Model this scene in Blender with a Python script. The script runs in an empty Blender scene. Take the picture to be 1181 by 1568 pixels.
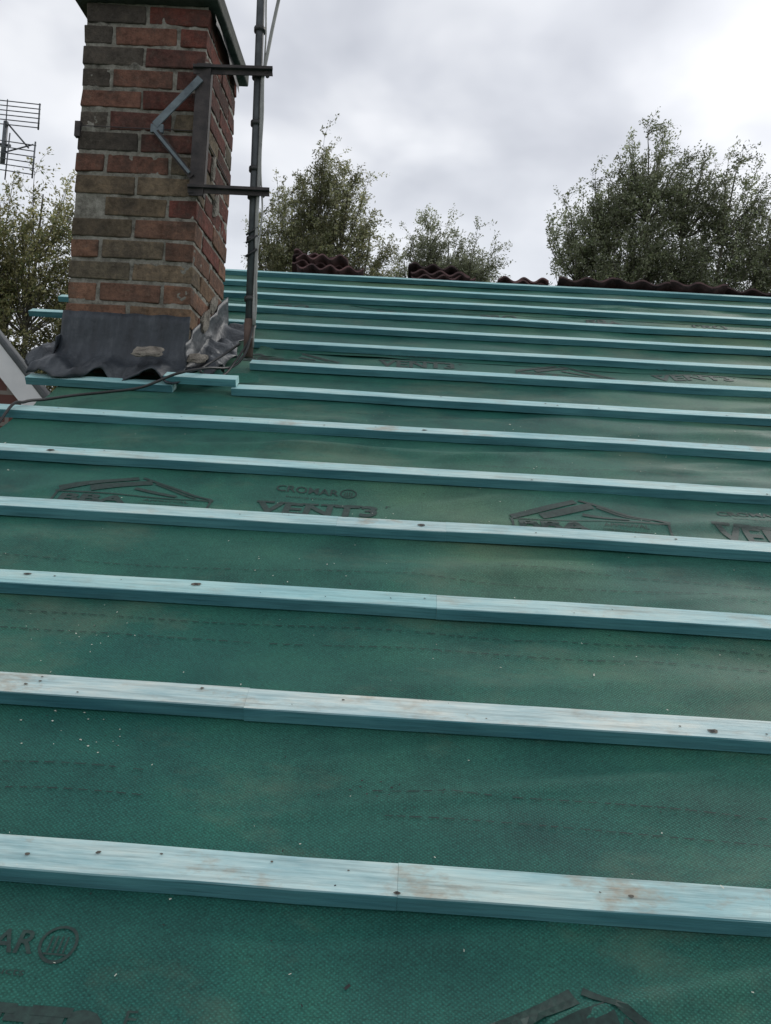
import bpy, math, random, bmesh
import numpy as np
from mathutils import Vector, Matrix, noise
random.seed(7); rng=np.random.default_rng(7)
scene=bpy.context.scene
TH=math.radians(28); CT,ST=math.cos(TH),math.sin(TH)
H=0.85
OY,OZ=H*ST,-H*CT
def R(u,s,n=0.0):
    return (u, OY+s*CT-n*ST, OZ+s*ST+n*CT)
GAUGE=.308; S0=.635; S_R=4.66
X_L=-1.2; X_R=5.2
# ---------------- helpers
class MB:
    def __init__(s): s.v=[];s.f=[];s.c=[];s.m=[]
    def add(s,vs,fs,col=(1,1,1),m=0):
        o=len(s.v); s.v+= [tuple(p) for p in vs]
        for f in fs:
            s.f.append(tuple(i+o for i in f)); s.c.append(col); s.m.append(m)
    def box(s,x0,x1,y0,y1,z0,z1,col=(1,1,1),m=0,j=0,fn=None):
        vs=[(x,y,z) for x in(x0,x1) for y in(y0,y1) for z in(z0,z1)]
        if j: vs=[tuple(a+random.uniform(-j,j) for a in p) for p in vs]
        if fn: vs=[fn(*p) for p in vs]
        s.add(vs,[(0,1,3,2),(4,6,7,5),(0,4,5,1),(2,3,7,6),(0,2,6,4),(1,5,7,3)],col,m)
    def tube(s,pts,r,n=8,col=(1,1,1),m=0,caps=True):
        pts=[Vector(p) for p in pts]; rs=r if isinstance(r,(list,tuple)) else [r]*len(pts)
        vs=[]
        for i,p in enumerate(pts):
            t=(pts[min(i+1,len(pts)-1)]-pts[max(i-1,0)]).normalized()
            a=t.orthogonal().normalized() if i==0 else (a-t*a.dot(t)).normalized()
            b=t.cross(a)
            for k in range(n):
                an=2*math.pi*k/n
                vs.append(p+(a*math.cos(an)+b*math.sin(an))*rs[i])
        fs=[]
        for i in range(len(pts)-1):
            for k in range(n):
                fs.append((i*n+k,i*n+(k+1)%n,(i+1)*n+(k+1)%n,(i+1)*n+k))
        if caps:
            fs.append(tuple(range(n))[::-1]); fs.append(tuple((len(pts)-1)*n+k for k in range(n)))
        s.add(vs,fs,col,m)
    def obj(s,name,mats,parent=None,smooth=False):
        me=bpy.data.meshes.new(name); me.from_pydata(s.v,[],s.f)
        at=me.attributes.new('Col','FLOAT_COLOR','CORNER')
        tot=np.array([len(f) for f in s.f]); cc=np.array([(c[0],c[1],c[2],1) for c in s.c],dtype=np.float32)
        arr=np.repeat(cc,tot,axis=0)
        at.data.foreach_set('color',arr.ravel())
        for m in mats: me.materials.append(m)
        me.polygons.foreach_set('material_index',s.m)
        if smooth: me.polygons.foreach_set('use_smooth',[True]*len(s.f))
        me.update()
        o=bpy.data.objects.new(name,me); scene.collection.objects.link(o)
        if parent: o.parent=parent
        return o
def empty(name):
    o=bpy.data.objects.new(name,None); scene.collection.objects.link(o); return o
def beam(mb,p,q,w,t,up=(0,0,1),col=(1,1,1),m=0):
    p=Vector(p);q=Vector(q);d=(q-p).normalized();up=Vector(up)
    a=d.cross(up).normalized();b=a.cross(d)
    vs=[]
    for e in(p,q):
        for sa,sb in((-1,-1),(1,-1),(1,1),(-1,1)):
            vs.append(e+a*sa*w/2+b*sb*t/2)
    mb.add(vs,[(3,2,1,0),(4,5,6,7),(0,1,5,4),(1,2,6,5),(2,3,7,6),(3,0,4,7)],col,m)
def bevel(o,w=.003,seg=2):
    b=o.modifiers.new('b','BEVEL'); b.width=w; b.segments=seg; b.limit_method='ANGLE'
# --------------- materials
def mat(name):
    m=bpy.data.materials.new(name); m.use_nodes=True
    nt=m.node_tree; b=nt.nodes['Principled BSDF']
    return m,nt,b
def N(nt,t,**k):
    n=nt.nodes.new(t)
    for a,v in k.items(): setattr(n,a,v)
    return n
def noise_n(nt,scale,detail=4,vec=None,rough=.5):
    n=N(nt,'ShaderNodeTexNoise'); n.inputs['Scale'].default_value=scale; n.inputs['Detail'].default_value=detail; n.inputs['Roughness'].default_value=rough
    if vec: nt.links.new(vec,n.inputs['Vector'])
    return n.outputs['Fac']
def ramp(nt,fac,stops):
    r=N(nt,'ShaderNodeValToRGB'); e=r.color_ramp.elements
    while len(e)<len(stops): e.new(.5)
    for i,(p,c) in enumerate(stops):
        e[i].position=p; e[i].color=(c[0],c[1],c[2],1) if not isinstance(c,(int,float)) else (c,c,c,1)
    nt.links.new(fac,r.inputs[0]); return r.outputs[0]
def mix(nt,a,b,fac,mode='MIX'):
    m=N(nt,'ShaderNodeMix',data_type='RGBA',blend_type=mode)
    for s,i in((fac,0),(a,6),(b,7)):
        if isinstance(s,bpy.types.NodeSocket): nt.links.new(s,m.inputs[i])
        elif isinstance(s,(int,float)): m.inputs[i].default_value=s
        else: m.inputs[i].default_value=(s[0],s[1],s[2],1)
    return m.outputs[2]
def bump(nt,b,h,strength=.3,dist=.01):
    n=N(nt,'ShaderNodeBump'); n.inputs['Strength'].default_value=strength; n.inputs['Distance'].default_value=dist
    nt.links.new(h,n.inputs['Height']); nt.links.new(n.outputs[0],b.inputs['Normal'])
def objc(nt,scale=(1,1,1),rot=(0,0,0)):
    t=N(nt,'ShaderNodeTexCoord'); m=N(nt,'ShaderNodeMapping'); m.inputs['Scale'].default_value=scale; m.inputs['Rotation'].default_value=rot
    nt.links.new(t.outputs['Object'],m.inputs[0]); return m.outputs[0]
def attr(nt):
    a=N(nt,'ShaderNodeAttribute'); a.attribute_name='Col'; return a.outputs['Color']
def simple(name,c1,c2,scale=8,rough=.7,metal=0,bs=.3,bd=.005,detail=4,useattr=False):
    m,nt,b=mat(name); v=objc(nt)
    c=ramp(nt,noise_n(nt,scale,detail,v,.6),[(.3,c1),(.7,c2)])
    if useattr: c=mix(nt,c,attr(nt),1.0,'MULTIPLY')
    nt.links.new(c,b.inputs['Base Color']); b.inputs['Roughness'].default_value=rough; b.inputs['Metallic'].default_value=metal
    if bs>0: bump(nt,b,noise_n(nt,scale*6,3,v),bs,bd)
    return m
def membrane_mat():
    m,nt,b=mat('breather_membrane'); v=objc(nt,(1,1,1))
    big=ramp(nt,noise_n(nt,.8,2,v),[(.36,(.014,.100,.080)),(.50,(.027,.125,.092)),(.66,(.078,.160,.098))])
    med=ramp(nt,noise_n(nt,6,5,v,.65),[(.3,(.66,.70,.74)),(.5,(1,1,1)),(.75,(1.35,1.24,1.12))])
    c=mix(nt,big,med,1.0,'MULTIPLY')
    w1=N(nt,'ShaderNodeTexWave',wave_type='BANDS',bands_direction='DIAGONAL'); w1.inputs['Scale'].default_value=95
    nt.links.new(v,w1.inputs[0])
    v2=objc(nt,(-1,1,1)); w2=N(nt,'ShaderNodeTexWave',wave_type='BANDS',bands_direction='DIAGONAL'); w2.inputs['Scale'].default_value=95; nt.links.new(v2,w2.inputs[0])
    mu=N(nt,'ShaderNodeMath',operation='MULTIPLY'); nt.links.new(w1.outputs['Fac'],mu.inputs[0]); nt.links.new(w2.outputs['Fac'],mu.inputs[1])
    weave=ramp(nt,mu.outputs[0],[(0,.80),(.8,1.2)])
    c=mix(nt,c,weave,1.0,'MULTIPLY')
    fine=ramp(nt,noise_n(nt,330,2,v,.7),[(.25,.5),(.5,1),(.75,1.6)])
    c=mix(nt,c,fine,.8,'MULTIPLY')
    d=ramp(nt,noise_n(nt,2.3,6,objc(nt,(1,2,2)),.7),[(.52,0),(.78,.4)])
    c=mix(nt,c,(.18,.21,.14),d)
    nt.links.new(c,b.inputs['Base Color']); b.inputs['Roughness'].default_value=.62; b.inputs['Specular IOR Level'].default_value=.26
    bump(nt,b,mu.outputs[0],.4,.0008); return m
def batten_mat():
    m,nt,b=mat('treated_batten_wood'); v=objc(nt,(1.0,26,26)); a=attr(nt)
    vb=objc(nt,(1,5,5))
    grain=ramp(nt,noise_n(nt,6,5,v,.7),[(.3,.64),(.5,1),(.7,1.16)])
    fresh=ramp(nt,noise_n(nt,2.6,5,vb,.7),[(.3,(.16,.43,.47)),(.5,(.29,.58,.59)),(.7,(.48,.71,.68))])
    old=ramp(nt,noise_n(nt,4.1,5,vb,.72),[(.3,(.30,.47,.50)),(.5,(.54,.66,.64)),(.70,(.72,.72,.63))])
    sp=N(nt,'ShaderNodeSeparateColor'); nt.links.new(a,sp.inputs[0])
    c=mix(nt,fresh,old,sp.outputs[0])
    st=ramp(nt,noise_n(nt,8,5,objc(nt,(1,2,2)),.7),[(.53,0),(.68,.75)])
    stm=N(nt,'ShaderNodeMath',operation='MULTIPLY'); nt.links.new(st,stm.inputs[0]); nt.links.new(sp.outputs[1],stm.inputs[1])
    c=mix(nt,c,(.36,.27,.18),stm.outputs[0])
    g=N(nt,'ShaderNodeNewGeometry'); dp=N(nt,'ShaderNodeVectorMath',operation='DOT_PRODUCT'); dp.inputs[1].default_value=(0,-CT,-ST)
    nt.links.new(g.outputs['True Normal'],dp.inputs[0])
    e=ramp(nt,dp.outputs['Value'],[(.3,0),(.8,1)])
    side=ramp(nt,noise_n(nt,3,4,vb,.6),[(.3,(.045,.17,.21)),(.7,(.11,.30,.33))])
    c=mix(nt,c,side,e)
    c=mix(nt,c,grain,.9,'MULTIPLY')
    mm=mix(nt,c,sp.outputs[2],1.0,'MULTIPLY')
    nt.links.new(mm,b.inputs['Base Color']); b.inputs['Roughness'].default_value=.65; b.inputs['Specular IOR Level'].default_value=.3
    bump(nt,b,noise_n(nt,8,4,v,.7),.6,.002); return m
M_mem=membrane_mat(); M_bat=batten_mat()
M_ink=simple('printed_ink',(.005,.018,.016),(.018,.052,.042),120,.65,bs=0)
M_stitch=simple('stitch_line',(.004,.020,.018),(.008,.036,.029),60,.7,bs=0)
M_knot=simple('knot',(.03,.04,.04),(.14,.12,.09),120,.7,bs=0)
M_chip=simple('sawdust_chip',(.40,.42,.34),(.70,.70,.62),50,.8,bs=0)
M_dark=simple('grit',(.01,.015,.015),(.03,.03,.03),50,.8,bs=0)
def brick_mat():
    m,nt,b=mat('old_brick'); v=objc(nt); a=attr(nt)
    c=mix(nt,a,ramp(nt,noise_n(nt,34,5,v,.75),[(.28,(.45,.42,.4)),(.5,(1,1,1)),(.74,(1.55,1.45,1.35))]),1,'MULTIPLY')
    soot=ramp(nt,noise_n(nt,8,5,v,.72),[(.44,0),(.66,.75)])
    c=mix(nt,c,(.045,.038,.033),soot)
    lich=ramp(nt,noise_n(nt,38,4,v,.75),[(.57,0),(.72,.35)])
    c=mix(nt,c,(.19,.17,.135),lich)
    nt.links.new(c,b.inputs['Base Color']); b.inputs['Roughness'].default_value=.95; b.inputs['Specular IOR Level'].default_value=.2
    bump(nt,b,noise_n(nt,55,6,v,.75),1.0,.009); return m
M_brick=brick_mat()
def mortar_mat():
    m,nt,b=mat('mortar'); v=objc(nt)
    c=ramp(nt,noise_n(nt,20,6,v,.78),[(.34,(.07,.063,.053)),(.48,(.19,.178,.15)),(.70,(.34,.325,.285))])
    nt.links.new(c,b.inputs['Base Color']); b.inputs['Roughness'].default_value=.95
    bump(nt,b,noise_n(nt,90,5,v,.7),.9,.006); return m
M_mortar=mortar_mat()
def lead_mat():
    m,nt,b=mat('lead_flashing'); v=objc(nt)
    c=ramp(nt,noise_n(nt,8,6,objc(nt,(1.8,1,.5)),.7),[(.34,(.010,.014,.019)),(.52,(.027,.035,.044)),(.66,(.060,.069,.078)),(.82,(.15,.15,.145))])
    nt.links.new(c,b.inputs['Base Color']); b.inputs['Roughness'].default_value=.5; b.inputs['Metallic'].default_value=.1
    bump(nt,b,noise_n(nt,20,4,v,.6),.6,.012); return m
M_lead=lead_mat()
M_slab=simple('cap_slab',(.025,.03,.026),(.10,.10,.085),14,.9,bs=.7,bd=.006)
M_rubble=simple('mortar_rubble',(.08,.07,.057),(.27,.245,.205),26,.95,bs=.9,bd=.01)
M_pole=simple('weathered_steel',(.03,.035,.04),(.10,.11,.115),14,.55,metal=.3,bs=.3,bd=.002)
M_rust=simple('rusty_steel',(.07,.045,.035),(.15,.10,.085),20,.85,bs=.5,bd=.002)
M_iron=simple('dark_bracket_iron',(.018,.016,.017),(.065,.052,.05),25,.75,bs=.5,bd=.002)
M_galv=simple('galvanised_steel',(.07,.09,.105),(.17,.21,.23),25,.6,metal=.1,bs=.3,bd=.002)
M_cable=simple('cable_sheath',(.20,.20,.19),(.34,.34,.32),20,.5,bs=0)
M_cableb=simple('cable_black',(.012,.013,.013),(.035,.035,.035),20,.5,bs=0)
M_tile=simple('old_roof_tile',(.022,.012,.013),(.095,.052,.050),14,.9,bs=.8,bd=.005,useattr=True)
M_white=simple('white_board',(.66,.67,.68),(.82,.82,.82),5,.5,bs=0)
M_greyt=simple('grey_verge',(.05,.06,.065),(.12,.13,.135),9,.7)
M_ant=simple('antenna_alu',(.07,.08,.09),(.15,.16,.17),9,.5,metal=.3,bs=0)
M_bark=simple('bark',(.05,.047,.037),(.13,.12,.09),6,.95,bs=0)
M_wood=simple('rafter_timber',(.16,.10,.06),(.28,.19,.12),9,.85)
M_glass=simple('window_glass',(.02,.025,.03),(.04,.05,.06),3,.08,bs=0)
def wallbrick():
    m,nt,b=mat('house_brick'); t=N(nt,'ShaderNodeTexBrick'); v=objc(nt,(1,1,1),(math.radians(90),0,0))
    t.inputs['Scale'].default_value=1; t.inputs['Brick Width'].default_value=.225; t.inputs['Row Height'].default_value=.075; t.inputs['Mortar Size'].default_value=.01
    t.inputs['Color1'].default_value=(.13,.05,.04,1);t.inputs['Color2'].default_value=(.09,.045,.04,1);t.inputs['Mortar'].default_value=(.2,.18,.16,1)
    nt.links.new(v,t.inputs[0]); nt.links.new(t.outputs[0],b.inputs['Base Color']); b.inputs['Roughness'].default_value=.9; return m
M_wall=wallbrick()
M_grass=simple('grass',(.035,.06,.02),(.07,.10,.035),.7,.95,bs=0)
def leafmat():
    m,nt,b=mat('leaf'); a=attr(nt)
    d=N(nt,'ShaderNodeBsdfDiffuse'); t=N(nt,'ShaderNodeBsdfTranslucent')
    nt.links.new(a,d.inputs[0]); nt.links.new(a,t.inputs[0])
    ms=N(nt,'ShaderNodeMixShader'); ms.inputs[0].default_value=.5; nt.links.new(d.outputs[0],ms.inputs[1]); nt.links.new(t.outputs[0],ms.inputs[2])
    nt.links.new(ms.outputs[0],nt.nodes['Material Output'].inputs[0]); return m
M_leaf=leafmat()
# --------------- roof surface
house=empty('brick_house')
def surf(u,s):
    k=(s-S0)/GAUGE; fr=k-math.floor(k)
    env=math.sin(math.pi*fr)**.8 if 0<fr<1 else 0
    n1=noise.noise(Vector((u*1.1+3,s*1.7,0)))
    n2=noise.noise(Vector((u*2.6+s*2.2,s*5.5-u*.8,4.2)))
    n3=noise.noise(Vector((u*5,s*10,9.1)))
    z=env*(-.004+.011*n1+.014*n2+.004*n3)
    rg=1-abs(noise.noise(Vector((u*.9+s*.6,s*6.5-u*1.4,31))))*4.5
    if rg>0: z+=env*.012*rg*rg*max(0,.5+noise.noise(Vector((u*.8,s*1.1,3)))*1.5)
    if 1.9<=s<=2.2:
        z+=env*.018*math.exp(-((s-2.06-.03*u+.012*math.sin(u*7))/.024)**2)*max(0,1-abs(u+.2)/.8)
    return z
edges=[-2.6,-.60,.327,1.251,2.175,3.03,3.94,S_R]
mb=MB()
for i in range(len(edges)-1):
    s0=edges[i]; s1=min(edges[i+1]+.10,S_R)
    vis=s1>.2
    nu=230 if vis else 30; ns=max(2,int((s1-s0)/.014)) if vis else 8
    vs=[];fs=[]
    for a in range(ns+1):
        for b_ in range(nu+1):
            u=X_L+(X_R-X_L)*(b_/nu)**1.25
            edge=(.012 if i==5 else .004)*noise.noise(Vector((u*1.6,i*7.1,0)))
            s=s0+(s1-s0)*a/ns + (edge if a<3 else 0)
            top=max(0,min(1,(a-(ns-8))/5)) if i<len(edges)-2 else 0
            low=max(0,1-a/3.0)
            lift=.001+(.014*max(0,noise.noise(Vector((u*2.3,i*5.0,2)))) if i==5 else 0)
            n=surf(u,s)+ low*lift - .004*top
            if b_==0: u+=.03*noise.noise(Vector((s*4,0,0)))
            vs.append(R(u,s,n-.0015))
    for a in range(ns):
        for b_ in range(nu):
            p=a*(nu+1)+b_; fs.append((p,p+1,p+nu+2,p+nu+1))
    mb.add(vs,fs)
mem=mb.obj('roof_membrane',[M_mem],house,True)
INK=.0002
# --------------- battens
def batten(mb,u0,u1,s,grey,stain,seed,br=1.0,ds0=0,ds1=0,tn=0):
    w,h=.048,.025
    n=max(2,int((u1-u0)/.12)); 
    prof=[(-w/2,0),(-w/2,h-.0015),(-w/2+.0015,h),(w/2-.0015,h),(w/2,h-.0015),(w/2,0)]
    vs=[];m=len(prof)
    for i in range(n+1):
        t=i/n;u=u0+(u1-u0)*t
        ss=s+ds0+(ds1-ds0)*t+.007*noise.noise(Vector((u*1.3,s*3.3,0)))
        dn=.003*noise.noise(Vector((u*1.5,s*2.1,5)))+tn
        for q,(a,b_) in enumerate(prof): 
            vs.append(R(u,ss+a+.0012*noise.noise(Vector((u*7,q*3.1,seed))),b_+dn+.0005+.0006*noise.noise(Vector((u*9,q*2.1,seed+4)))))
    fs=[]
    for i in range(n):
        for k in range(m):
            k2=(k+1)%m
            fs.append((i*m+k,i*m+k2,(i+1)*m+k2,(i+1)*m+k))
    fs.append(tuple(range(m))); fs.append(tuple(n*m+k for k in range(m))[::-1])
    mb.add(vs,fs,(grey,stain,br))
rows={0:[(-1.2,.02,.75,1.0,.98),(.0203,5.1,.58,1.0,.96)],
 1:[(-1.2,-.23,.90,1.0,.97),(-.2297,5.1,.96,.7,1.0)],
 2:[(-1.2,.075,.28,.3,.95),(.0753,5.1,.55,.5,.98)],
 3:[(-1.2,-.15,.55,.5,.96),(-.1498,.1,.8,1.0,.98),(.1002,5.1,.6,.4,.97)],
 4:[(-1.2,5.1,.45,.4,.96)],
 5:[(-1.55,-.42,.35,.3,.95),(-.4197,5.1,.5,.8,.97)],
 6:[(-1.30,-.80,.1,.1,.8),(-.60,5.1,.4,.3,.98)],
 7:[(-.60,5.1,.3,.3,.96)],
 8:[(-.66,5.1,.25,.2,.95)],
 9:[(-1.72,5.1,.25,.2,.93)],
 10:[(-1.72,5.1,.2,.2,.95)],
 11:[(-1.2,5.1,.2,.2,.95)],12:[(-1.2,5.1,.15,.1,.93)],13:[(-1.2,5.1,.2,.1,.9)]}
random.seed(3)
for k in range(-8,14):
    mb=MB()
    for j,p in enumerate(rows.get(k,[(-1.2,5.1,.4,.3,1)])):
        d=random.uniform(-.002,.002)
        batten(mb,p[0],p[1],S0+GAUGE*k,p[2],p[3],k*7+j,p[4],0,d)
    if k==6: batten(mb,-.83,-.585,S0+GAUGE*k+.012,.35,.3,77,1.0,0,-.004,.028)
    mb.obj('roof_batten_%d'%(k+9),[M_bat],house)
mb=MB()
def bpos(k,u): return S0+GAUGE*k+.007*noise.noise(Vector((u*1.3,(S0+GAUGE*k)*3.3,0)))
def bn(k,u): return .0268+.003*noise.noise(Vector((u*1.5,(S0+GAUGE*k)*2.1,5)))
def disc(mb,u,s,n,ru,rs,seg=9,col=(1,1,1),m=0,jit=.25):
    vs=[R(u,s,n)]+[R(u+ru*math.cos(a)*(1+random.uniform(-jit,jit)),s+rs*math.sin(a)*(1+random.uniform(-jit,jit)),n) for a in[2*math.pi*i/seg for i in range(seg)]]
    mb.add(vs,[(0,1+i,1+(i+1)%seg) for i in range(seg)],col,m)
random.seed(11)
for k in range(0,7):
    for q in range(13):
        u=random.uniform(-1.1,2.0); 
        if k==6 and u<-.55: continue
        r=random.choice([.001,.0013,.0016,.0022])
        disc(mb,u,bpos(k,u)+random.uniform(-.017,.017),bn(k,u),r*1.5,r)
for (k,u,ds,r) in [(2,-.395,.008,.005),(2,-.73,.01,.004),(3,.045,.0,.005),(0,.02,-.020,.0025),(1,.50,-.01,.0045),(5,.05,.0,.004),(4,-.95,-.005,.006)]:
    s=bpos(k,u)+ds
    for q in range(2): disc(mb,u,s,bn(k,u)+.0002*q,r*1.8*(1-.5*q),r*(1-.5*q),12,m=q)
mb.obj('batten_knots',[M_knot,M_dark],house)
mb=MB(); random.seed(5)
for (s,a,b_) in [(.80,-.02,2.5),(.749,.0,2.5),(.80,-1.2,-.35),(.755,-1.2,-.35),(1.183,-1.2,2.5),(1.131,-1.2,2.5),(1.37,-1.2,2.5),(1.43,.2,1.1),(2.37,-.6,3),(1.99,.2,3),(2.72,-.5,3)]:
    u=a
    while u<b_:
        L=random.uniform(.009,.018); 
        if random.random()<.94:
            s1=s+.014*noise.noise(Vector((u*2,s*9,1))); s2=s+.014*noise.noise(Vector(((u+L)*2,s*9,1)))
            w_=random.uniform(.0006,.0010)
            vs=[R(uu,ss+d,surf(uu,ss)+INK+.0007) for uu,ss,d in((u,s1,-w_),(u+L,s2,-w_),(u+L,s2,w_),(u,s1,w_))]
            mb.add(vs,[(0,1,2,3)])
        u+=L+random.uniform(.005,.011)
mb.obj('membrane_stitching',[M_stitch],house)
ink=MB()
def text(body,u,s,w,h,bold=0):
    c=bpy.data.curves.new('t','FONT'); c.body=body; c.size=1; c.align_x='CENTER'; c.align_y='CENTER'; c.offset=bold; c.resolution_u=3
    o=bpy.data.objects.new('t',c); scene.collection.objects.link(o)
    bpy.context.view_layer.update()
    me=bpy.data.meshes.new_from_object(o); bpy.data.objects.remove(o)
    co=np.array([v.co[:] for v in me.vertices]); mn=co.min(0); mx=co.max(0)
    bm=bmesh.new(); bm.from_mesh(me)
    for v in bm.verts:
        v.co.x=(v.co.x-(mn[0]+mx[0])/2)/(mx[0]-mn[0])*w; v.co.y=(v.co.y-(mn[1]+mx[1])/2)/(mx[1]-mn[1])*h; v.co.z=0
    bmesh.ops.triangulate(bm,faces=bm.faces[:])
    for it in range(5):
        es=[e for e in bm.edges if e.calc_length()>.012]
        if not es: break
        bmesh.ops.subdivide_edges(bm,edges=es,cuts=1); bmesh.ops.triangulate(bm,faces=[f for f in bm.faces if len(f.verts)>3])
    bm.verts.index_update()
    vs=[R(u+v.co.x,s+v.co.y,surf(u+v.co.x,s+v.co.y)+INK) for v in bm.verts]
    fs=[tuple(v.index for v in f.verts) for f in bm.faces]; bm.free()
    ink.add(vs,fs)
def quadstrip(u0,s0,u1,s1,w):
    d=Vector((u1-u0,s1-s0)); L=d.length; d/=L; p=Vector((-d.y,d.x))*w/2; n=max(1,int(L/.012)); vs=[];fs=[]
    for i in range(n+1):
        c=Vector((u0,s0))+d*L*i/n
        for sg in(-1,0,1):
            q=c+p*sg; vs.append(R(q.x,q.y,surf(q.x,q.y)+INK+.0002))
    for i in range(n):
        for e in(0,1): fs.append((3*i+e,3*i+3+e,3*i+4+e,3*i+1+e))
    ink.add(vs,fs)
def ring(u,s,r,w,a0=0,a1=2*math.pi):
    n=24;vs=[];fs=[]
    for i in range(n+1):
        a=a0+(a1-a0)*i/n
        for q in(r-w/2,r+w/2):
            x,y=u+q*math.cos(a),s+q*math.sin(a); vs.append(R(x,y,surf(x,y)+INK))
    for i in range(n): fs.append((2*i,2*i+1,2*i+3,2*i+2))
    ink.add(vs,fs)
def logo_text(u,s):
    text('VENT3',u,s+.014,.30,.080,.03)
    for d in(-.13,-.075,-.02,.03,.09): quadstrip(u+d-.022,s+.050,u+d+.022,s+.050,.010)
    text('CROMAR',u-.035,s+.117,.16,.028,.012)
    cu,cs=u+.07,s+.117
    ring(cu,cs,.020,.0035)
    for d in(-.009,-.003,.003,.009): quadstrip(cu+d,cs-.010,cu+d,cs+.008,.0022)
    quadstrip(cu-.013,cs-.012,cu+.013,cs-.012,.002)
    text('building products',u-.02,s+.084,.13,.010); text('F',u+.175,s+.047,.012,.018)
def logo_house(u,s):
    quadstrip(u-.19,s+.015,u-.02,s+.105,.020); quadstrip(u+.195,s+.01,u-.01,s+.112,.009)
    quadstrip(u-.115,s+.025,u+.02,s+.088,.026); quadstrip(u+.03,s+.082,u+.15,s+.018,.006)
    quadstrip(u-.01,s+.045,u+.10,s+.022,.012)
    quadstrip(u-.195,s+.006,u+.195,s+.006,.005); quadstrip(u+.19,s+.006,u+.19,s-.05,.006);quadstrip(u-.19,s+.006,u-.19,s-.05,.006)
    text('BBA',u-.09,s-.024,.17,.042,.04); text('APPROVAL',u+.085,s-.012,.11,.014)
    text('inspection testing',u+.085,s-.034,.12,.009)
for j in range(-1,3):
    logo_text(-.212+1.12*j,1.655); logo_house(-.665+1.12*j,1.675)
    logo_text(.02+1.08*j,2.955); logo_house(.60+1.08*j,2.94)
logo_text(-.43,.42); logo_house(.24,.42); logo_text(.9,.42)
for j in range(-2,5):
    text('BBA' if j%2 else 'PRO',.42+.52*j,3.88,.18,.07,.03)
ink.obj('membrane_print',[M_ink],house)
mb=MB(); random.seed(21)
for i in range(1500):
    s=random.uniform(.2,2.4); u=random.uniform(-1.1,1.6+s*.3)
    cl=noise.noise(Vector((u*2,s*2,7)))
    if cl<-.05 and random.random()<.7: continue
    white=random.random()<.6
    L=random.uniform(.0007,.0018) if random.random()<.96 else random.uniform(.002,.004)
    W=L*random.uniform(.2,.6); an=random.uniform(0,math.pi); z=surf(u,s)+.0005
    k=(s-S0)/GAUGE; 
    if abs(k-round(k))<.09: z=.0285
    vs=[]
    for a,b_ in((-L,-W),(L,-W),(L,W),(-L,W)):
        x=u+a*math.cos(an)-b_*math.sin(an); y=s+a*math.sin(an)+b_*math.cos(an); vs.append(R(x,y,z+random.uniform(0,.001)))
    mb.add(vs,[(0,1,2,3)],m=0 if white else 1)
for (cu,cs,nn_) in((-.01,.79,14),(-.45,.86,14),(-.5,.93,14),(-.6,1.13,10)):
    for i in range(nn_):
        u=cu+random.gauss(0,.04); s=cs+random.gauss(0,.02); r=random.uniform(.0008,.0020)
        disc(mb,u,s,surf(u,s)+.001,r,r*.7,6,m=1 if cu>-.1 else random.choice([0,0,1]))
mb.obj('roof_debris',[M_chip,M_dark],house)
mb=MB(); random.seed(4)
for (u,s,w,l,an) in [(-.60,2.60,.13,.05,.2),(-.52,2.93,.18,.05,-.3),(-.70,2.60,.10,.09,.6)]:
    vs=[];fs=[];n=8
    for a in range(n+1):
        for b_ in range(n+1):
            x=(a/n-.5)*w;y=(b_/n-.5)*l
            U=u+x*math.cos(an)-y*math.sin(an);S=s+x*math.sin(an)+y*math.cos(an)
            vs.append(R(U,S,.010+.02*abs(noise.noise(Vector((U*9,S*13,2))))+.015*(b_/n)**2))
    for a in range(n):
        for b_ in range(n): p=a*(n+1)+b_; fs.append((p,p+n+1,p+n+2,p+1))
    mb.add(vs,fs)
mb.obj('membrane_offcuts',[M_mem],house,True)
# walls etc
mb=MB(); GZ=-6.0
ye=R(0,-2.5)[1]; ze=R(0,-2.5)[2]; yr,zr=R(0,S_R)[1:3]; yb=2*yr-ye
for x in (X_L+.06,X_R-.1):
    vs=[(x,ye+.3,GZ),(x,yb-.3,GZ),(x,yb-.3,ze+.1),(x,yr,zr-.12),(x,ye+.3,ze+.1)]
    vs2=[(x-.2 if x>0 else x+.2,a[1],a[2]) for a in vs]
    mb.add(vs+vs2,[(0,1,2,3,4),(9,8,7,6,5)]+[(i,5+i,5+(i+1)%5,(i+1)%5) for i in range(5)])
o=mb.obj('gable_walls',[M_wall],house)
mb=MB(); mb.box(X_L+.27,X_R-.31,ye+.3,ye+.5,GZ,ze+.1); mb.box(X_L+.27,X_R-.31,yb-.5,yb-.3,GZ,ze+.1); mb.obj('long_walls',[M_wall],house)
mb=MB()
for x in(.4,3.0):
    for z in(-5.0,-2.8):
        mb.box(x,x+1.2,ye+.27,ye+.31,z,z+1.0,m=0); mb.box(x+.06,x+.57,ye+.262,ye+.272,z+.06,z+.94,m=1); mb.box(x+.63,x+1.14,ye+.262,ye+.272,z+.06,z+.94,m=1)
mb.obj('windows',[M_white,M_glass],house)
mb=MB(); u=X_L+.03
while u<X_R-.1:
    beam(mb,R(u,-2.55,-.075),R(u,S_R-.06,-.075),.045,.10,up=(0,-ST,CT)); u+=.45
mb.obj('rafters',[M_wood],house)
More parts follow.
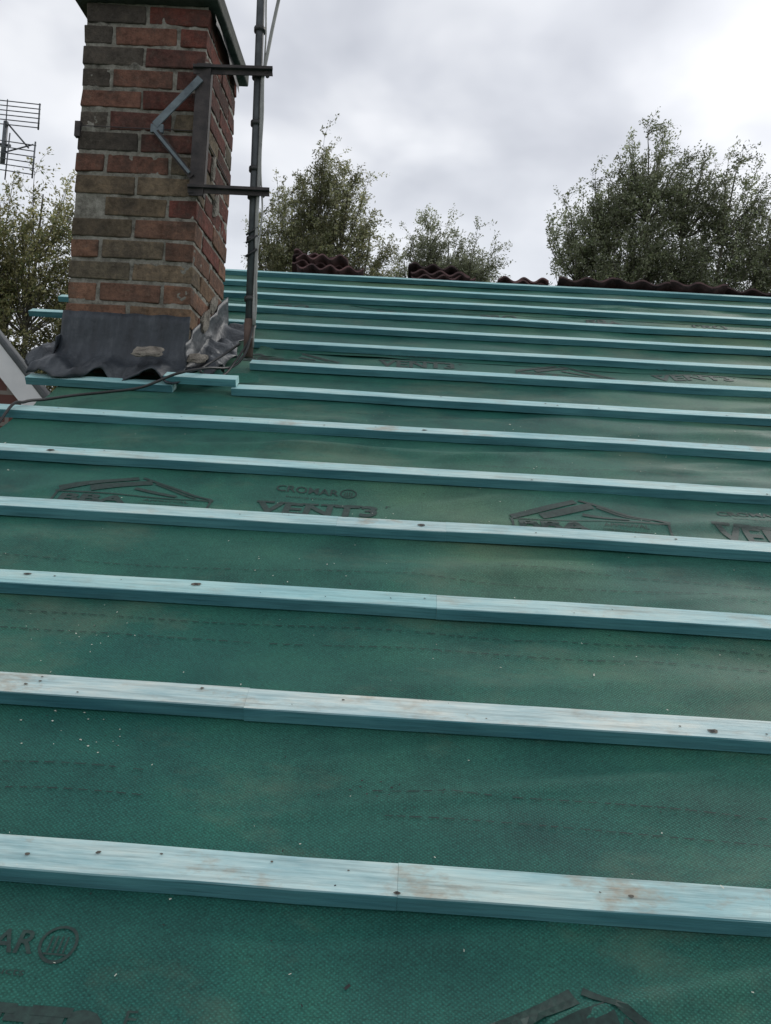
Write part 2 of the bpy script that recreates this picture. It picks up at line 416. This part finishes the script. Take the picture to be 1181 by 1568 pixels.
def tile(mb,cx,cs,dn,w=.33,L=.40,per=.11,amp=.016,rot=0,col=(1,1,1),tilt=0,T=.013):
    n=28;vs=[]
    for e in(0,1):
        for a in range(n+1):
            x=(a/n-.5)*w; z=amp*math.cos(2*math.pi*x/per)
            for t in(0,T):
                sx=cx+x*math.cos(rot)-(e*L)*math.sin(rot); ss=cs+e*L*math.cos(rot)+x*math.sin(rot)
                nn=dn+z+t+tilt*x
                vs.append((sx,yr+ss*CT+nn*ST,zr-ss*ST+nn*CT))
    fs=[];q=2*(n+1)
    for a in range(n):
        p=2*a
        fs+=[(p+1,p+3,q+p+3,q+p+1),(p,q+p,q+p+2,p+2),(p,p+2,p+3,p+1),(q+p,q+p+1,q+p+3,q+p+2)]
    fs+=[(0,1,q+1,q),(2*n,q+2*n,q+2*n+1,2*n+1)]
    mb.add(vs,fs,col)
random.seed(9); mb=MB()
u=X_L+.1
while u<X_R:
    for r_ in range(0,22):
        if r_==0 and u<.75: continue
        g=random.uniform(.6,1.3)
        tile(mb,u+.15,.0+r_*.33+(-.03 if r_==0 else .0)+random.uniform(-.02,.02),(.062 if r_==0 else .012)+random.uniform(-.010,.014),rot=random.uniform(-.03,.03),col=(g,g*.97,g*.97),tilt=random.uniform(-.06,.06),amp=.016,per=.15)
    u+=.325
mb.obj('back_slope_tiles',[M_tile],house,False)
for (x,cnt,w,b0,am) in [(-.535,6,.40,.062,.020),(.15,4,.38,.058,.018),(.66,2,.31,.060,.018)]:
    mb=MB()
    for i in range(cnt):
        g=random.choice([.5,.8,1.2,1.8])
        tile(mb,x+random.uniform(-.03,.03)-.014*i,-.01+random.uniform(-.05,.05),b0+i*.025,w=w*(1-.07*i),rot=random.uniform(-.15,.15),col=(g,g*.95,g*.95),tilt=random.uniform(-.06,.06)-.03*i,amp=am,T=.013)
    mb.obj('roof_tile_stack',[M_tile])
# --------------- chimney
ch=empty('brick_chimney')
X0,X1,Y0,Y1=-1.262,-.811,2.75,3.22
mb=MB(); random.seed(12)
def bcol(x,z):
    t=min(1,max(0,(z-1.05)/.40)); r=random.random()
    red=[(.165,.056,.043),(.135,.050,.040),(.105,.048,.040),(.15,.075,.055)]; low=[(.20,.13,.085),(.165,.125,.085),(.145,.115,.08),(.20,.11,.075),(.125,.105,.075),(.16,.09,.065)]
    q=random.random(); c=random.choice(red) if q<t*.85+.12 else random.choice(low)
    if x<-1.1 and z>1.3 and r<.45: c=(.085,.072,.060)
    g=random.uniform(.8,1.2); return tuple(a*g for a in c)
cz=.0785; z=1.846-cz*19; row=0
xm=(X0+X1)/2; ym=(Y0+Y1)/2; g=.006; t=.065; j=.003
while row<19:
    z0=z+row*cz+.006; z1=z0+t
    B=[]
    if row%2==0:
        for (ya,yb_) in((Y0,Y0+.102),(Y1-.102,Y1)): B+=[(X0,xm-g,ya,yb_),(xm+g,X1,ya,yb_)]
        for (xa,xb) in((X0,X0+.102),(X1-.102,X1)): B+=[(xa,xb,Y0+.114,Y1-.114)]
    else:
        for (xa,xb) in((X0,X0+.102),(X1-.102,X1)): B+=[(xa,xb,Y0,ym-g),(xa,xb,ym+g,Y1)]
        for (ya,yb_) in((Y0,Y0+.102),(Y1-.102,Y1)): B+=[(X0+.114,X1-.114,ya,yb_)]
    for b_ in B:
        dx=random.uniform(-.002,.002); dy=random.uniform(-.002,.002)
        if random.random()<.03 and b_[2]<ym: dy+=.008
        mb.box(b_[0]+dx,b_[1]+dx,b_[2]+dy,b_[3]+dy,z0,z1,bcol(b_[0],z0),0,j)
    row+=1
o=mb.obj('bricks',[M_brick],ch); bevel(o,.004,2)
mb=MB()
def mface(fn,nu,nv):
    vs=[fn(a/nu,b_/nv) for a in range(nu+1) for b_ in range(nv+1)]
    fs=[(a*(nv+1)+b_,(a+1)*(nv+1)+b_,(a+1)*(nv+1)+b_+1,a*(nv+1)+b_+1) for a in range(nu) for b_ in range(nv)]
    mb.add(vs,fs)
def rr(x,y,zv,sd): 
    p=Vector((x*1.0,y*1.0,zv)); return .0038*noise.noise(p*22+Vector((sd,0,0)))+.0032*noise.noise(p*60+Vector((sd,0,0)))
zt=1.846; ins=.0044
mface(lambda a,b_:(X0+ins+(X1-X0-2*ins)*a, Y0+ins+(rr(X0+a*.45,0,z+b_*(zt-z),1) if 0<a<1 else 0), z+b_*(zt-z)),60,200)
mface(lambda a,b_:(X1-ins+(rr(0,Y0+a*.47,z+b_*(zt-z),2) if 0<a<1 else 0), Y0+ins+(Y1-Y0-2*ins)*a, z+b_*(zt-z)),60,200)
mface(lambda a,b_:(X0+ins+(rr(0,Y0+a*.47,z+b_*(zt-z),3) if 0<a<1 else 0), Y0+ins+(Y1-Y0-2*ins)*a, z+b_*(zt-z)),40,100)
mface(lambda a,b_:(X0+ins+(X1-X0-2*ins)*a, Y1-ins, z+b_*(zt-z)),10,20)
mb.obj('mortar_core',[M_mortar],ch,True)
mb=MB(); mb.box(X0-.04,X1+.04,Y0-.035,Y1+.04,1.847,1.905,j=.004); mb.box(X0-.02,X1+.02,Y0-.015,Y1+.02,1.906,1.96,j=.004)
o=mb.obj('cap_slab',[M_slab],ch); bevel(o,.006,2)
mb=MB(); mb.tube([(xm,ym,1.955),(xm,ym,2.0),(xm,ym,2.25),(xm,ym,2.27),(xm,ym,2.30)],[.13,.115,.10,.12,.12],20); mb.obj('chimney_pot',[M_rust],ch,True)
mb=MB();vs=[];fs=[]
for a in range(13):
    for b_ in range(5):
        y=Y0+.02+a/12*.42; zz=1.846-b_/4*(.05+.03*noise.noise(Vector((y*9,0,0)))+.02*(a/12))
        vs.append((X1+.012+.012*b_/4+.012*noise.noise(Vector((y*8,b_*.4,3))),y,zz))
for a in range(12):
    for b_ in range(4): p=a*5+b_; fs.append((p,p+5,p+6,p+1))
mb.add(vs,fs); mb.obj('torn_damp_course',[M_cableb],ch,True)
def roofz(y): return OZ+(y-OY)*math.tan(TH)
mb=MB();vs=[];fs=[]
prof=[(2.742,.708),(2.738,.68),(2.736,.65),(2.735,.62),(2.732,.59),(2.726,.565),(2.708,.540),(2.692,.526),(2.675,.513),(2.655,.502),(2.638,.492),(2.622,.482),(2.608,.472),(2.595,.462),(2.584,.450),(2.576,.436)]
nu=130
nq=len(prof)
for i in range(nu+1):
    t=i/nu
    for q,(y,zz) in enumerate(prof):
        f=max(0,(q-4)/(nq-5))
        x=(X0-.008-.038*f**1.1)+((X1+.006+.045*f**1.2)-(X0-.008-.038*f**1.1))*t
        wv=.030*f**1.2*math.sin(t*18+.3)+.008*f*math.sin(t*37+1+f*2)+.028*min(1,f*2.5)*noise.noise(Vector((t*6,q*.22,3)))+.006*min(1,f*3)*noise.noise(Vector((t*20,q*.5,13)))
        cr=.009*noise.noise(Vector((t*11,q*.26,8)))+.004*noise.noise(Vector((t*28,q*.4,18)))
        if q<2: cr+=.003*noise.noise(Vector((t*9,0,44)))
        zz2=zz+wv+.012*f+ (.008*noise.noise(Vector((t*8,2,2))) if q==0 else 0)
        fold=.016*f*math.exp(-((t-.60)/.05)**2)
        vs.append((x+.006*f*noise.noise(Vector((t*15,q*.5,71))),y+cr-.022*f*math.sin(t*9)-fold,max(zz2+fold,roofz(y)+.028)))
for i in range(nu):
    for q in range(nq-1): p=i*nq+q; fs.append((p,p+1,p+nq+1,p+nq))
mb.add(vs,fs); o=mb.obj('lead_apron',[M_lead],ch,True)
sd=o.modifiers.new('s','SOLIDIFY'); sd.thickness=.004; sd.offset=-1
for side in (1,-1):
    mb=MB();vs=[];fs=[];na,nb=44,12
    for a in range(na+1):
        y=2.70+a/na*.58
        for b_ in range(nb+1):
            f=b_/nb
            up=.10+.05*noise.noise(Vector((math.floor(y*9)*3.7,1,0)))
            if f<.5: x=X1+.006+.01*f; zz=roofz(y)+.045+up*(1-f*2)
            else: x=X1+.012+.11*(f-.5)*2*(1+.5*noise.noise(Vector((y*6,2,0)))); zz=roofz(y)+.045-.02*(f-.5)*2
            k=.030*min(1,f*1.6)
            zz+=k*noise.noise(Vector((y*13,f*3,5)))*1.7+k*.5*noise.noise(Vector((y*30,f*8,5)))+ (.045*max(0,noise.noise(Vector((y*9,3,1)))) if f>.75 else 0)
            x+=k*.7*noise.noise(Vector((y*11,f*4,15)))
            xx=x if side==1 else X0+X1-x
            vs.append((xx,y+k*.6*noise.noise(Vector((y*7,f*4,25))),zz))
    for a in range(na):
        for b_ in range(nb): p=a*(nb+1)+b_; fs.append((p,p+1,p+nb+2,p+nb+1))
    mb.add(vs,fs); o=mb.obj('side_flashing_%d'%(1 if side==1 else 2),[M_lead],ch,True)
    sd=o.modifiers.new('s','SOLIDIFY'); sd.thickness=.004
def rock(mb,c,sz,seed,m=0):
    bm=bmesh.new(); bmesh.ops.create_icosphere(bm,subdivisions=3,radius=1)
    vs=[]
    for v in bm.verts:
        p=v.co.copy(); mxx=max(abs(p.x),abs(p.y),abs(p.z)); p=p.lerp(p/mxx,.55)
        p*=1+.3*noise.noise(p*1.6+Vector((seed,0,0)))+.14*noise.noise(p*5+Vector((seed,0,0)))
        vs.append((c[0]+p.x*sz[0],c[1]+p.y*sz[1],c[2]+p.z*sz[2]+p.y*sz[1]*.6))
    fs=[tuple(v.index for v in f.verts) for f in bm.faces]; bm.free(); mb.add(vs,fs,m=m)
mb=MB()
rock(mb,(-.905,2.605,.545),(.050,.034,.009),1.0)
rock(mb,(-.765,2.72,.555),(.034,.026,.011),5.0)
rock(mb,(-.803,2.93,.74),(.009,.05,.035),7.0); rock(mb,(-.806,3.05,.84),(.008,.05,.03),8.0)
rock(mb,(-.808,2.92,1.33),(.008,.02,.05),11); rock(mb,(-.808,3.0,1.22),(.008,.03,.04),12)
mb.obj('loose_mortar',[M_rubble],ch)
br=empty('aerial_wall_bracket')
mb=MB()
beam(mb,(-.808,2.722,1.14),(-.808,2.722,1.62),.052,.006,up=(0,1,0))
beam(mb,(-.785,2.735,1.14),(-.785,2.735,1.62),.006,.034,up=(0,1,0))
beam(mb,(-.845,2.712,1.600),(-.572,2.775,1.642),.024,.010,up=(0,0,1)); beam(mb,(-.845,2.715,1.590),(-.572,2.779,1.632),.004,.026,up=(0,0,1))
beam(mb,(-.838,2.712,1.168),(-.556,2.775,1.196),.024,.010,up=(0,0,1)); beam(mb,(-.838,2.715,1.160),(-.556,2.779,1.188),.004,.026,up=(0,0,1))
beam(mb,(-.965,2.716,1.362),(-.825,2.713,1.205),.022,.004,up=(0,1,0))
mb.obj('iron_frame',[M_iron],br)
mb=MB(); beam(mb,(-.970,2.715,1.385),(-.815,2.712,1.560),.026,.006,up=(0,1,0)); beam(mb,(-.985,2.72,1.374),(-.94,2.72,1.374),.03,.012,up=(0,1,0)); beam(mb,(-.972,2.708,1.366),(-.832,2.705,1.214),.010,.005,up=(0,1,0)); mb.obj('diagonal_brace',[M_galv],br)
mb=MB()
for (x,zc) in((-.629,1.635),(-.618,1.19)):
    mb.tube([(x,2.80,zc-.018),(x,2.80,zc+.018)],.022,14)
    mb.tube([(x-.0,2.755,zc),(x,2.85,zc)],.005,6); mb.tube([(x+.035,2.77,zc-.006),(x+.035,2.80,zc-.006)],.008,6)
mb.obj('pole_clamps',[M_iron],br)
mb=MB()
zw=1.385; pts=[(X0-.006,Y0-.006),(X1+.006,Y0-.006),(X1+.006,Y1+.006),(X0-.006,Y1+.006)]
for i in range(4):
    a=pts[i];b_=pts[(i+1)%4]; mb.tube([(a[0],a[1],zw),(b_[0],b_[1],zw)],.0018,5)
mb.box(X0-.010,X0+.010,Y0-.010,Y0+.010,1.345,1.40); mb.obj('lashing_wire',[M_iron],br)
pl=empty('aerial_pole')
def pp(zv): t=(zv-.59)/(1.914-.59); return (-.601-.035*t,2.80,zv)
mb=MB(); mb.tube([pp(.72),pp(1.3),pp(2.0),pp(3.3)],.0155,16); mb.obj('mast',[M_pole],pl,True)
mb=MB(); mb.tube([pp(.585),pp(.725)],.018,16); mb.obj('rusty_foot',[M_rust],pl,True)
mb=MB()
def wob(p,a,sd): return (p[0]+a*noise.noise(Vector((p[2]*4,sd,0))),p[1]+a*noise.noise(Vector((p[2]*4,sd,9))),p[2])
c1=[]
for i in range(40):
    zv=.70+i*.035; q=pp(zv); off=.019 if zv<1.62 else .019+(zv-1.62)*.17
    c1.append(wob((q[0]+off,q[1]-.014,zv),.008,1))
mb.tube(c1,.0066,8); 
c2=[wob((pp(zv)[0]+.026,2.785,zv),.016,5) for zv in [.62+i*.04 for i in range(38)]]
mb.tube(c2,.0035,6); mb.obj('coax_cable',[M_cable],pl,True)
mb=MB(); 
for zv in(.80,1.02,1.45,1.28,1.80): mb.tube([pp(zv-.008),pp(zv+.008)],.0215,12)
for zv in(.95,1.0,1.03): mb.tube([(pp(zv)[0]-.02,2.782,zv),(pp(zv)[0]+.022,2.78,zv+.03)],.004,6)
mb.obj('tape_wraps',[M_cableb],pl,True)
mb=MB(); top=pp(3.2); beam(mb,(top[0]-.6,2.8,3.2),(top[0]+.6,2.8,3.2),.015,.015)
for i in range(10): beam(mb,(top[0]-.55+i*.12,2.65,3.215),(top[0]-.55+i*.12,2.95,3.215),.006,.006)
mb.obj('aerial_head',[M_ant],pl)
mb=MB()
def rc(pts,r,n=6,sub=8):
    P=[Vector(p) for p in pts]; out=[]
    for i in range(len(P)-1):
        p0=P[max(i-1,0)];p1=P[i];p2=P[i+1];p3=P[min(i+2,len(P)-1)]
        for k in range(sub):
            t=k/sub
            out.append(.5*((2*p1)+(-p0+p2)*t+(2*p0-5*p1+4*p2-p3)*t*t+(-p0+3*p1-3*p2+p3)*t**3))
    out.append(P[-1]); mb.tube(out,r,n)
rc([(-.585,2.79,.72),(-.60,2.76,.60),R(-.64,2.66,.04),R(-.70,2.53,.07),R(-.78,2.455,.068),R(-.88,2.40,.034),R(-.98,2.37,.022),R(-1.08,2.32,.020),R(-1.14,2.26,.024),R(-1.17,2.19,.038),R(-1.20,2.12,.022),(-1.25,2.1,-.05),(-1.27,2.1,-.6)],.0046)
rc([(-.59,2.79,.66),(-.63,2.74,.56),R(-.66,2.58,.03),R(-.72,2.53,.06),R(-.68,2.70,.07),R(-.63,2.75,.1)],.0042)
mb.obj('loose_aerial_cable',[M_cableb],None,True)
# --------------- neighbour verge roof
nb=empty('neighbouring_house')
mb=MB()
ny=3.6; ex,ez=-1.70,.47; sl=(.76-.507)/(1.853-1.63); L=1.5
ax,az=ex-L,ez+sl*L
beam(mb,(ex+.02,ny,ez-.095),(ax,ny,az-.095),.022,.10,up=(0,0,1)); 
beam(mb,(2*ax-ex,ny,ez-.095),(ax,ny,az-.095),.022,.10,up=(0,0,1)); mb.obj('bargeboard',[M_white],nb)
mb=MB()
mb.tube([(ex+.05,ny-.01,ez-.035),(ax,ny-.01,az+.01)],.017,10)
beam(mb,(ex+.04,ny+.06,ez-.03),(ax,ny+.06,az-.03),.09,.010,up=(0,0,1))
beam(mb,(2*ax-ex,ny+.06,ez-.03),(ax,ny+.06,az-.03),.09,.010); mb.obj('roof_tiles',[M_greyt],nb)
mb=MB(); vs=[(ex-.02,ny+.02,GZ),(2*ax-ex+.02,ny+.02,GZ),(2*ax-ex+.02,ny+.02,ez-.10),(ax,ny+.02,az-.09),(ex-.02,ny+.02,ez-.10)]
mb.add(vs+[(a,b_+.08,c_) for a,b_,c_ in vs],[(4,3,2,1,0),(5,6,7,8,9)]+[(i,(i+1)%5,5+(i+1)%5,5+i) for i in range(5)]); mb.obj('gable_wall',[M_wall],nb)
an=empty('tv_antenna'); mb=MB()
AY=8.0
def rod(x0,z0,x1,z1,r=.006,dy=0): mb.tube([(x0,AY+dy,z0),(x1,AY+dy,z1)],r,6)
for i in range(6):
    zz=4.24-i*.05
    rod(-4.75,zz+.04,-4.09,zz,.0055)
rod(-4.10,4.25,-4.10,3.97,.009); rod(-4.45,4.28,-4.45,3.98,.006)
for i in range(6):
    zz=3.80-i*.062
    rod(-4.72,zz+.06,-4.11-.02*(i%2),zz,.0055)
rod(-4.12,3.84,-4.13,3.45,.009); rod(-4.40,3.92,-4.42,3.42,.007)
mb.tube([(-4.46,AY+.02,4.05),(-4.47,AY+.02,3.6)],.026,8); rod(-4.46,4.05,-4.2,3.78,.010,.02); rod(-4.46,3.72,-4.15,3.82,.008,.02)
rod(-4.9,3.85,-4.4,3.80,.014,.03)
mb.tube([(-4.85,AY+.03,4.5),(-4.95,AY+.03,-6)],.022,8)
mb.obj('antenna_elements',[M_ant],an,True)
mb=MB(); mb.box(-600,600,-600,600,GZ-.5,GZ); mb.obj('ground',[M_grass])
# --------------- trees
def tree(name,base,blobs,nbr,seed,zmin,cols,wind=(.25,0,-.05),twn=11,lf=28,lsz=1.0):
    r=np.random.default_rng(seed); tr=empty(name); random.seed(seed)
    vol=np.array([b_[3]*b_[4]*b_[5] for b_ in blobs])**.8; vol=vol/vol.sum()
    wood=MB(); base=Vector(base)
    stems=[]
    for b_ in blobs:
        top=Vector((b_[0],b_[1],b_[2]+b_[5]*.5)); pts=[]
        for i in range(9):
            t=i/8; p=base.lerp(top,t); p.x+= (1-t)*t*random.uniform(-.8,.8); p.y+=(1-t)*t*random.uniform(-.8,.8)
            pts.append(p)
        stems.append(pts); wood.tube(pts,[.16*(1-i/8)**.9*.8+.018 for i in range(9)],7)
    TB=[];TD=[];TL=[];TC=[]
    for q in range(nbr):
        bi=r.choice(len(blobs),p=vol); b_=blobs[bi]
        d=r.normal(size=3); d/=np.linalg.norm(d); rad=r.uniform(.2,1.0)**.5*(1.0 if r.random()<.85 else r.uniform(1.03,1.2))
        tip=Vector((b_[0]+d[0]*b_[3]*rad,b_[1]+d[1]*b_[4]*rad,b_[2]+d[2]*b_[5]*rad))
        if tip.z<zmin: continue
        st=stems[bi]; ax=min(st,key=lambda p:abs(p.z-(tip.z-(1.0+1.6*r.random()))))
        p0=ax; mid=p0.lerp(tip,.5)+Vector(((tip.x-p0.x)*.22,(tip.y-p0.y)*.22,-.1))
        pts=[]
        for i in range(7):
            t=i/6; p=p0*(1-t)**2+mid*2*t*(1-t)+tip*t*t; p=p+Vector((wind[0]*t**3,0,0)); pts.append(p)
        wood.tube(pts,[.018*(1-i/6.5)+.004 for i in range(7)],4,caps=False)
        br_=r.uniform(.55,1.45)
        for w in range(twn):
            t=r.uniform(.35,1.0); k=min(5,int(t*6)); p=pts[k].lerp(pts[k+1],t*6-k); tg=(pts[k+1]-pts[k]).normalized()
            dd=np.array(tg)*.75+r.normal(size=3)*.48+np.array([wind[0],0,.25]); dd/=np.linalg.norm(dd)
            TB.append(tuple(p));TD.append(dd);TL.append(r.uniform(.35,1.0));TC.append(br_*r.uniform(.8,1.2))
    TB=np.array(TB);TD=np.array(TD);TL=np.array(TL);TC=np.array(TC); nt_=len(TB)
    def off(t): return np.array([wind[0]*1.8,0,-.34])*t**2
    for i in range(nt_):
        p=TB[i];e=p+TD[i]*TL[i]+off(1)*TL[i]; m_=p+TD[i]*TL[i]*.5+off(.5)*TL[i]
        wood.tube([p,m_,e],[.005,.0035,.0015],3,caps=False)
    wood.obj('trunk_and_branches',[M_bark],tr,False)
    idx=np.repeat(np.arange(nt_),lf); n=len(idx); t=r.uniform(.05,1.05,n)[:,None]
    P=TB[idx]+TD[idx]*TL[idx][:,None]*t+np.array([wind[0]*1.8,0,-.34])*t**2*TL[idx][:,None]+r.normal(size=(n,3))*.048
    D=TD[idx]*.6+r.normal(size=(n,3))*.6+np.array([wind[0]*1.5,0,-.2]); D/=np.linalg.norm(D,axis=1)[:,None]
    S=np.cross(D,r.normal(size=(n,3))); S/=np.linalg.norm(S,axis=1)[:,None]+1e-9
    L=r.uniform(.06,.12,n)[:,None]*lsz; W=L*r.uniform(.14,.27,n)[:,None]
    V=np.stack([P,P+D*L*.5+S*W,P+D*L,P+D*L*.5-S*W],1).reshape(-1,3)
    me=bpy.data.meshes.new('foliage'); me.vertices.add(4*n); me.vertices.foreach_set('co',V.astype(np.float32).ravel())
    me.loops.add(4*n); me.loops.foreach_set('vertex_index',np.arange(4*n,dtype=np.int32))
    me.polygons.add(n); me.polygons.foreach_set('loop_start',np.arange(0,4*n,4,dtype=np.int32)); me.polygons.foreach_set('loop_total',np.full(n,4,dtype=np.int32))
    me.update(calc_edges=True)
    cols=np.array(cols); C=cols[r.integers(0,len(cols),n)]*(TC[idx]*r.uniform(.7,1.3,n))[:,None]
    C4=np.concatenate([C,np.ones((n,1))],1).astype(np.float32)
    at=me.attributes.new('Col','FLOAT_COLOR','CORNER'); at.data.foreach_set('color',np.repeat(C4,4,axis=0).ravel())
    me.materials.append(M_leaf); me.validate()
    o=bpy.data.objects.new('foliage',me); scene.collection.objects.link(o); o.parent=tr
    return n
g1=[(.30,.31,.19),(.22,.24,.13),(.36,.37,.26),(.25,.26,.13),(.32,.30,.17)]
g2=[(.28,.30,.21),(.21,.23,.15),(.36,.38,.29),(.23,.25,.15)]
g3=[(.29,.27,.14),(.23,.23,.10),(.35,.33,.19),(.17,.20,.10)]
tot=0
tot+=tree('willow_tree',(-3.2,25,GZ),[(-3.3,25,10.9,1.0,1.0,1.8),(-4.3,25.3,9.9,1.1,1.0,1.9),(-2.4,25,9.9,1.1,1.0,1.9),(-1.6,25,8.7,.9,.9,1.5),(-3.2,25,7.9,2.2,1.2,1.8),(-5.0,25,8.7,.8,.9,1.7)],225,1,7.0,g1,(.07,0,-.05))
tot+=tree('willow_tree',(1.0,28,GZ),[(.3,28,10.3,.8,.9,1.2),(1.1,28,9.9,.7,.9,1.1),(2.0,28,9.7,.9,.9,1.2),(-.5,28,9.2,.7,.8,1.0),(.9,28,8.5,2.3,1.1,1.4)],165,2,7.7,g2,(.07,0,-.05))
tot+=tree('willow_tree',(7.3,24,GZ),[(7.0,24,11.3,1.3,1.1,1.8),(5.8,24,10.3,1.2,1.0,1.6),(4.7,24,9.1,1.1,1.0,1.6),(8.5,24.3,10.9,1.2,1.1,1.8),(9.7,24,10.6,1.1,1.1,1.8),(10.9,24,9.4,1.3,1.1,1.6),(6.6,24,8.4,2.6,1.3,1.8),(9.4,24,8.2,2.6,1.3,1.8)],430,3,6.6,g2+[(.17,.21,.12),(.24,.27,.14)],(.09,0,-.05))
tot+=tree('willow_tree',(-10.2,19,GZ),[(-9.5,19,7.0,1.0,1.1,1.6),(-10.6,19,6.3,1.3,1.1,1.8),(-9.6,19,4.6,1.9,1.3,2.1),(-8.2,20,4.8,1.4,1.2,1.9),(-10.3,19,2.4,2.2,1.3,2.0)],290,5,.8,g3,(.07,0,-.05))
print('LEAVES',tot)
# --------------- world
w=bpy.data.worlds.new('World'); scene.world=w; w.use_nodes=True; nt=w.node_tree
bg=nt.nodes['Background']
SD=Vector((.62,.62,.72)).normalized(); el=math.asin(SD.z); azr=math.atan2(SD.x,SD.y)
sky=N(nt,'ShaderNodeTexSky',sky_type='NISHITA'); sky.sun_disc=False; sky.sun_elevation=el; sky.sun_rotation=azr
sk=N(nt,'ShaderNodeVectorMath',operation='SCALE'); sk.inputs['Scale'].default_value=.10; nt.links.new(sky.outputs[0],sk.inputs[0])
tc=N(nt,'ShaderNodeTexCoord'); sp=N(nt,'ShaderNodeSeparateXYZ'); nt.links.new(tc.outputs['Generated'],sp.inputs[0])
zz=N(nt,'ShaderNodeMath',operation='MAXIMUM'); zz.inputs[1].default_value=0; nt.links.new(sp.outputs[2],zz.inputs[0])
za=N(nt,'ShaderNodeMath',operation='ADD'); za.inputs[1].default_value=.25; nt.links.new(zz.outputs[0],za.inputs[0])
dx=N(nt,'ShaderNodeMath',operation='DIVIDE'); dy=N(nt,'ShaderNodeMath',operation='DIVIDE')
nt.links.new(sp.outputs[0],dx.inputs[0]);nt.links.new(za.outputs[0],dx.inputs[1]);nt.links.new(sp.outputs[1],dy.inputs[0]);nt.links.new(za.outputs[0],dy.inputs[1])
cb=N(nt,'ShaderNodeCombineXYZ'); nt.links.new(dx.outputs[0],cb.inputs[0]);nt.links.new(dy.outputs[0],cb.inputs[1])
nz=N(nt,'ShaderNodeTexNoise'); nz.inputs['Scale'].default_value=3.0; nz.inputs['Detail'].default_value=4; nz.inputs['Roughness'].default_value=.45; nz.inputs['Distortion'].default_value=.15
nt.links.new(cb.outputs[0],nz.inputs[0])
cl=ramp(nt,nz.outputs['Fac'],[(.34,(.49,.51,.565)),(.48,(.63,.65,.70)),(.60,(.80,.815,.85)),(.72,(.90,.91,.935))])
dt=N(nt,'ShaderNodeVectorMath',operation='DOT_PRODUCT'); dt.inputs[1].default_value=SD; nt.links.new(tc.outputs['Generated'],dt.inputs[0])
gl=ramp(nt,dt.outputs['Value'],[(.82,0),(1.0,.20)])
cl2=mix(nt,cl,gl,1.0,'ADD')
hz=ramp(nt,sp.outputs[2],[(.30,.5),(.46,0)])
cl3=mix(nt,cl2,(.84,.87,.91),hz)
fin=mix(nt,sk.outputs[0],cl3,.92)
nt.links.new(fin,bg.inputs[0]); bg.inputs[1].default_value=1.15
sl_=bpy.data.lights.new('sun','SUN'); sl_.energy=1.2; sl_.angle=math.radians(18); sl_.color=(1,.96,.9)
so=bpy.data.objects.new('sun',sl_); scene.collection.objects.link(so); so.rotation_euler=SD.to_track_quat('Z','Y').to_euler()
# --------------- camera
yaw,pit,rol=math.radians(1.3),math.radians(1.0),math.radians(3.4)
f=Vector((-math.sin(yaw)*math.cos(pit),math.cos(yaw)*math.cos(pit),math.sin(pit))); r0=Vector((math.cos(yaw),math.sin(yaw),0)); u0=r0.cross(f)
Rc=r0*math.cos(rol)+u0*math.sin(rol); Uc=-r0*math.sin(rol)+u0*math.cos(rol)
cam=bpy.data.cameras.new('camera'); cam.sensor_fit='VERTICAL'; cam.sensor_height=24; cam.lens=24*1178/1568; cam.clip_start=.02; cam.clip_end=2000
co=bpy.data.objects.new('camera',cam); scene.collection.objects.link(co)
co.matrix_world=Matrix(((Rc.x,Uc.x,-f.x,0),(Rc.y,Uc.y,-f.y,0),(Rc.z,Uc.z,-f.z,0),(0,0,0,1)))
scene.camera=co
scene.view_settings.view_transform='Standard'; scene.view_settings.look='None'; scene.view_settings.exposure=0
